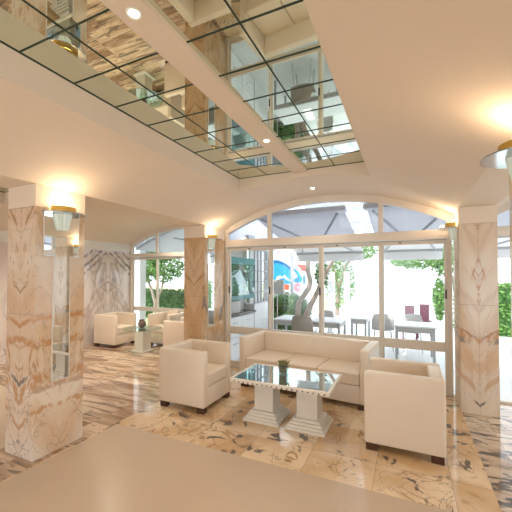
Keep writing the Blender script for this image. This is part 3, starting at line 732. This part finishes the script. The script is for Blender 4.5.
# awnings outside the arched window
def awning(x0, x1, label, y0=5.87, y1=8.6, z0=2.95, z1=2.40):
    cx = (x0+x1)/2; hw = (x1-x0)/2
    root = tag(empty('awning', (cx, y0, z1)), label, 'awning', 'white patio awnings')
    dy, dz = y1-y0, z0-z1
    MB().prism([(0, dz), (dy, 0), (dy, 0.012), (0, dz+0.012)], 'x', -hw, hw).build('canvas', M['awning'], root, smooth=0)
    MB().tube([(-hw, dy, -0.01), (hw, dy, -0.01)], 0.04).build('front_bar', M['grey_metal'], root)
    MB().box(-hw, hw, dy-0.004, dy+0.004, -0.24, -0.03).build('valance', M['awning'], root, smooth=0)
    MB().box(-hw-0.05, hw+0.05, -0.12, 0.10, dz-0.03, dz+0.07, 0.025, 2).build('cassette', M['outdoor_white'], root)
    for s in (-1, 1):
        e = (s*hw*0.25, dy*0.45, dz*0.5-0.06)
        MB().tube([(s*hw*0.85, 0.05, dz-0.05), e], 0.025).tube([e, (s*hw*0.8, dy-0.03, -0.02)], 0.02).build('folding_arm', M['grey_metal'], root)
    return root
awning(-2.75, -1.0, 'white awning over the patio behind the left half of the arched window')
awning(-0.62, 0.75, 'white awning over the patio behind the right end of the arched window')
awning(1.2, 4.2, 'white awning outside the window right of the bookmatched pillar')

# patio tables and chairs
def patio_table(loc, sx, sy, label):
    root = tag(empty('patio_table', loc), label, 'table', 'patio tables')
    MB().box(-sx/2, sx/2, -sy/2, sy/2, 0.73, 0.76, 0.005, 1).build('tabletop', M['outdoor_white'], root)
    MB().box(-sx/2+0.03, sx/2-0.03, -sy/2+0.03, sy/2-0.03, 0.62, 0.73).build('apron', M['light_taupe'], root, smooth=0)
    for x in (-1, 1):
        for y in (-1, 1): MB().box(x*(sx/2-0.05)-0.025, x*(sx/2-0.05)+0.025, y*(sy/2-0.05)-0.025, y*(sy/2-0.05)+0.025, 0, 0.73).build('leg', M['grey_metal'], root, smooth=0)
    return root
patio_table((-2.15, 7.8, -0.02), 1.62, 0.85, 'long white patio table behind the sofa, left half of the window')
patio_table((-1.08, 8.72, -0.02), 0.42, 0.9, 'small pale patio table behind the sofa, between the two larger ones')
patio_table((0.14, 7.88, -0.02), 0.80, 0.8, 'white patio table behind the right armchair, at the right end of the window')

def patio_chair(loc, rz, label, mat):
    root = tag(empty('patio_chair', loc, rz), label, 'chair', 'patio chairs')      # faces +Y
    b = MB(); W, T = 0.225, 0.012
    n = 10
    sec = [(0.22, 0.45), (0.1, 0.44), (-0.1, 0.44), (-0.19, 0.47), (-0.235, 0.56), (-0.25, 0.70), (-0.265, 0.86)]
    rows = []
    for k, (y, z) in enumerate(sec):
        row = []
        wd = W*(1.0 if k < 5 else (0.98 if k == 5 else 0.82))
        for i in range(n+1):
            u = -1+2*i/n; bow = 0.03*u*u
            row.append((u*wd, y+(bow if k >= 4 else 0), z+(bow if k < 4 else 0)-(0.05*max(0, abs(u)-0.6) if k == 6 else 0)))
        rows.append(row)
    for A, B in zip(rows, rows[1:]):
        for i in range(n): b.quad(A[i], A[i+1], B[i+1], B[i])
    bmesh.ops.remove_doubles(b.bm, verts=b.bm.verts, dist=1e-5)
    sh = b.build('shell', M[mat], root, smooth=60)
    md = sh.modifiers.new('thickness', 'SOLIDIFY'); md.thickness = 0.016
    for x in (-1, 1):
        for y in (-1, 1): MB().tube([(x*0.16, y*0.15, 0.44), (x*0.2, y*0.2, 0.0)], 0.012).build('leg', M['steel'], root)
    return root
tc_ = patio_chair((-2.12, 7.18, -0.02), 0.06, 'taupe shell chair at the long patio table, its back to the window', 'taupe')
tc_.scale = (1.1, 1.0, 1.08)
patio_chair((-2.0, 8.6, -0.02), PI, 'grey shell chair on the far side of the long patio table', 'light_taupe')
gc_ = patio_chair((-0.55, 8.62, -0.02), 0.1, 'grey shell chair between the small and the right patio tables', 'light_taupe')
gc_.scale = (1.15, 1.0, 1.03)
patio_chair((0.12, 8.68, -0.02), PI, 'grey shell chair on the far side of the right patio table', 'light_taupe')

# mural wall, sign, hedge, curved tree
mu = tag(empty('mural_wall', (-4.05, 11.2, -0.02)), 'tall painted wall with a blue and white mural beyond the bush', 'mural')
MB().prism([(-0.75, 0), (0.27, 0), (0.27, 2.25), (0.12, 2.58), (-0.27, 2.82), (-0.75, 2.95)], 'y', 0.0, 0.15).build('panel', M['outdoor_white'], mu, smooth=0)
def blob(root, pts, mat, name, y=-0.012):
    MB().prism(pts, 'y', y, 0.0).build(name, mat, root, smooth=0)
blob(mu, [(-0.7, 1.5), (0.26, 1.5), (0.26, 2.1), (0.05, 2.2), (-0.2, 2.3), (-0.7, 2.3)], M['blue'], 'blue_field')
blob(mu, [(-0.7, 2.22), (-0.25, 2.26), (0.05, 2.14), (0.25, 1.98), (0.26, 2.1), (0.05, 2.25), (-0.22, 2.36), (-0.7, 2.38)], M['deep_blue'], 'dark_stroke', -0.02)
blob(mu, [(-0.3, 1.74), (-0.15, 1.8), (-0.08, 1.74), (0.02, 1.82), (0.14, 1.70), (0.25, 1.62), (0.12, 1.62), (0.0, 1.72), (-0.14, 1.68), (-0.3, 1.6)], M['outdoor_white'], 'white_wave', -0.02)
blob(mu, [(0.0, 1.3), (0.18, 1.3), (0.2, 1.46), (0.0, 1.48)], M['red'], 'orange_patch', -0.02)
blob(mu, [(-0.27, 2.6), (-0.18, 2.62), (-0.16, 2.7), (-0.25, 2.72)], M['pink'], 'pink_patch', -0.02)
mv = tag(empty('mural_wall', (-3.35, 11.6, -0.02)), 'lower white wall with blue strokes and a pink flower beside the curved tree', 'mural')
MB().prism([(-0.52, 0), (0.62, 0), (0.62, 1.5), (0.5, 1.95), (0.0, 2.24), (-0.52, 2.24)], 'y', 0.0, 0.15).build('panel', M['outdoor_white'], mv, smooth=0)
blob(mv, [(-0.5, 1.60), (-0.36, 1.54), (-0.16, 1.56), (-0.14, 1.72), (-0.26, 1.92), (-0.42, 2.06), (-0.5, 2.04), (-0.36, 1.86), (-0.3, 1.74), (-0.42, 1.68)], M['blue'], 'blue_stroke')
blob(mv, [(-0.10, 1.52), (-0.04, 1.50), (-0.04, 1.78), (-0.10, 1.78)], M['blue'], 'blue_stroke')
blob(mv, [(-0.38, 2.22), (-0.02, 2.20), (0.06, 2.05), (0.02, 1.94), (-0.16, 1.97), (-0.22, 2.08)], M['brick_red'], 'red_patch')
fl = MB()
for i in range(8):
    a = 2*PI*i/8; fl.ball((-0.3+0.11*math.cos(a), -0.01, 1.36+0.11*math.sin(a)), 0.065, 1, 0.12, 1, 2)
fl.build('pink_flower', M['pink'], mv)
po = tag(MB().box(-0.075, 0.075, -0.075, 0.075, 0, 3.3, 0.01, 1).build('grey_post', M['grey_metal'], loc=(-3.78, 9.0, -0.02)), 'grey square post at the left edge of the blue mural', 'post')
po2 = tag(MB().box(-0.05, 0.05, -0.05, 0.05, 0, 2.6, 0.01, 1).build('grey_post', M['grey_metal'], loc=(-3.68, 11.0, -0.02)), 'thin grey post between the two painted walls', 'post')
sg = tag(empty('notice_board', (-3.33, 8.7, -0.02)), 'small grey notice board on a thin pole in front of the bush', 'sign')
MB().tube([(-0.03, 0.02, 0), (-0.03, 0.02, 1.6)], 0.014).build('pole', M['steel'], sg)
MB().box(-0.17, 0.17, -0.012, 0.012, 1.27, 1.68).build('board', M['light_taupe'], sg, smooth=0)
tx = MB()
for x0, x1, z in ((-0.15, 0.0, 1.62), (0.07, 0.14, 1.61), (-0.15, -0.03, 1.55), (0.07, 0.14, 1.57)): tx.box(x0, x1, -0.016, -0.012, z-0.012, z+0.012)
for x0, x1 in ((-0.15, -0.02), (0.01, 0.15)): tx.box(x0, x1, -0.016, -0.012, 1.40, 1.46); tx.box(x0, x1, -0.016, -0.012, 1.30, 1.36)
tx.build('printing', M['grey_metal'], sg, smooth=0)
def bush(loc, lobes, n, label, size=0.08, mat='leaf', seed=3):
    root = tag(empty('bush', loc), label, 'bush')
    b = MB(); rnd = random.Random(seed)
    for i in range(n):
        c, r = lobes[rnd.randrange(len(lobes))]
        v = Vector((rnd.gauss(0, 1), rnd.gauss(0, 1), rnd.gauss(0, 1))).normalized()*rnd.uniform(0.75, 1.02)
        b.leaf((c[0]+v.x*r, c[1]+v.y*r, max(0.02, c[2]+v.z*r)), size*rnd.uniform(0.7, 1.4), rnd)
    k = MB()
    for c, r in lobes: k.ball(c, r*0.8, sub=2)
    k.build('inner_foliage', M['leaf'], root); b.build('foliage', M[mat], root, smooth=0, normals=False)
    return root
bush((-3.5, 9.75, -0.02), [((-0.5, 0, 0.8), 0.38), ((-0.1, 0, 0.92), 0.4), ((0.3, 0, 0.85), 0.4), ((-0.3, -0.1, 0.4), 0.45), ((0.25, -0.1, 0.4), 0.45), ((0.55, 0, 0.75), 0.32)], 3600, 'round leafy green bush in front of the blue mural')
tree('curved_tree', (-2.62, 8.95, -0.02), [([(-0.2, 0, 0), (-0.2, 0, 0.5), (-0.20, 0, 0.85), (-0.17, 0, 1.05), (0.0, 0, 1.28), (0.12, 0, 1.45), (0.16, 0, 1.66), (0.10, 0, 1.9), (0.09, 0, 2.1), (0.11, 0, 2.4), (0.2, 0, 2.9)], 0.085, 0.055), ([(-0.1, 0, 0), (-0.04, 0.02, 0.55), (0.08, 0.04, 0.83), (0.26, 0.04, 1.17), (0.37, 0.05, 1.38), (0.48, 0.05, 1.68), (0.66, 0.05, 2.0), (0.85, 0.05, 2.3)], 0.09, 0.045)],
     [((0.42, 0.3, 1.85), (0.2, 0.3, 0.45)), ((0.5, 0.3, 2.6), (0.6, 0.4, 0.3))], 700, None, 'tree with two bare curving trunks behind the long patio table', 'patio trees', 0.1, 'leaf', 11)
for x, y, s_, h_, lab in ((-2.14, 10.2, 0.097, 1.91, 'thick pale post left of the window middle, the nearest of three'), (-1.96, 12.0, 0.085, 1.93, 'slim white post between the patio trees, the middle of three'), (-1.85, 14.0, 0.09, 3.2, 'farthest and tallest slim white post of three beyond the patio'), (0.47, 12.2, 0.21, 1.92, 'broad white pier behind the right patio table')):
    tag(MB().box(-s_, s_, -s_, s_, 0, h_, 0.01, 1).box(-s_*1.15, s_*1.15, -s_*1.15, s_*1.15, 0, 0.08).build('white_post', M['outdoor_white'], loc=(x, y, -0.02)), lab, 'post', 'white patio posts')
lw = tag(MB().box(-0.1, 0.1, -3.0, 3.0, 0, 1.0, 0.01, 1).build('low_wall', M['outdoor_white'], loc=(-1.5, 16.6, -0.02)), 'low white garden wall receding beyond the patio posts', 'wall')
tree('patio_tree', (-2.9, 15.0, -0.02), [([(0, 0, 0), (0.1, 0, 1.2), (0.4, 0, 2.2), (0.9, 0, 3.0)], 0.1, 0.05), ([(0.1, 0, 1.2), (-0.2, 0, 2.4)], 0.07, 0.04)],
     [((0.2, 0, 1.5), (0.7, 0.7, 1.2)), ((0.6, 0.1, 3.0), (1.2, 0.8, 0.6))], 1500, None, 'leafy tree between the white posts beyond the patio', 'patio trees', 0.16, 'leaf_light', 12)
tree('patio_tree', (1.7, 14.0, -0.02), [([(0, 0, 0), (-0.1, 0, 1.5), (-0.5, 0, 2.6)], 0.08, 0.05)],
     [((-1.3, 0, 2.35), (1.0, 0.8, 0.3)), ((-0.45, 0, 2.5), (0.55, 0.7, 0.75)), ((-0.6, 0, 0.9), (0.22, 0.5, 0.8))], 2600, None, 'leafy tree at the upper right of the arched window', 'patio trees', 0.15, 'leaf_light', 13)
for x, lab in ((0.06, 'plum high-backed chair beyond the right patio table, the left one'), (0.45, 'plum high-backed chair beyond the right patio table, the right one')):
    c = tag(empty('plum_chair', (x, 10.0+1.6*x, -0.02)), lab, 'chair', 'plum chairs across the patio')
    MB().box(-0.2, 0.2, -0.2, 0.2, 0.40, 0.48, 0.02, 2).build('seat', M['plum'], c); MB().box(-0.12, 0.12, -0.22, -0.16, 0.48, 0.98, 0.02, 2).build('backrest', M['plum'], c)
    for sx in (-1, 1):
        for sy in (-1, 1): MB().box(sx*0.17-0.02, sx*0.17+0.02, sy*0.17-0.02, sy*0.17+0.02, 0, 0.4).build('leg', M['plum'], c, smooth=0)
wbd = tag(empty('white_building', (-1.5, 24, -0.02)), 'pale building with a window grid seen through the middle fanlight', 'building')
MB().box(-5.5, 2.2, 0, 4, 0, 10).build('wall', M['pale_grey'], wbd, smooth=0)
for i in range(5):
    for k in range(4): MB().box(-2.6+i*0.8, -1.95+i*0.8, -0.04, 0.02, 3.6+k*1.0, 4.4+k*1.0).build('window', M['outdoor_white'], wbd, smooth=0)
hedge((3.0, 12.2, -0.02), 3.2, 0.8, 1.5, 2600, 'light green hedge outside, right of the bookmatched pillar', 'leaf_light', 15, 0.13)
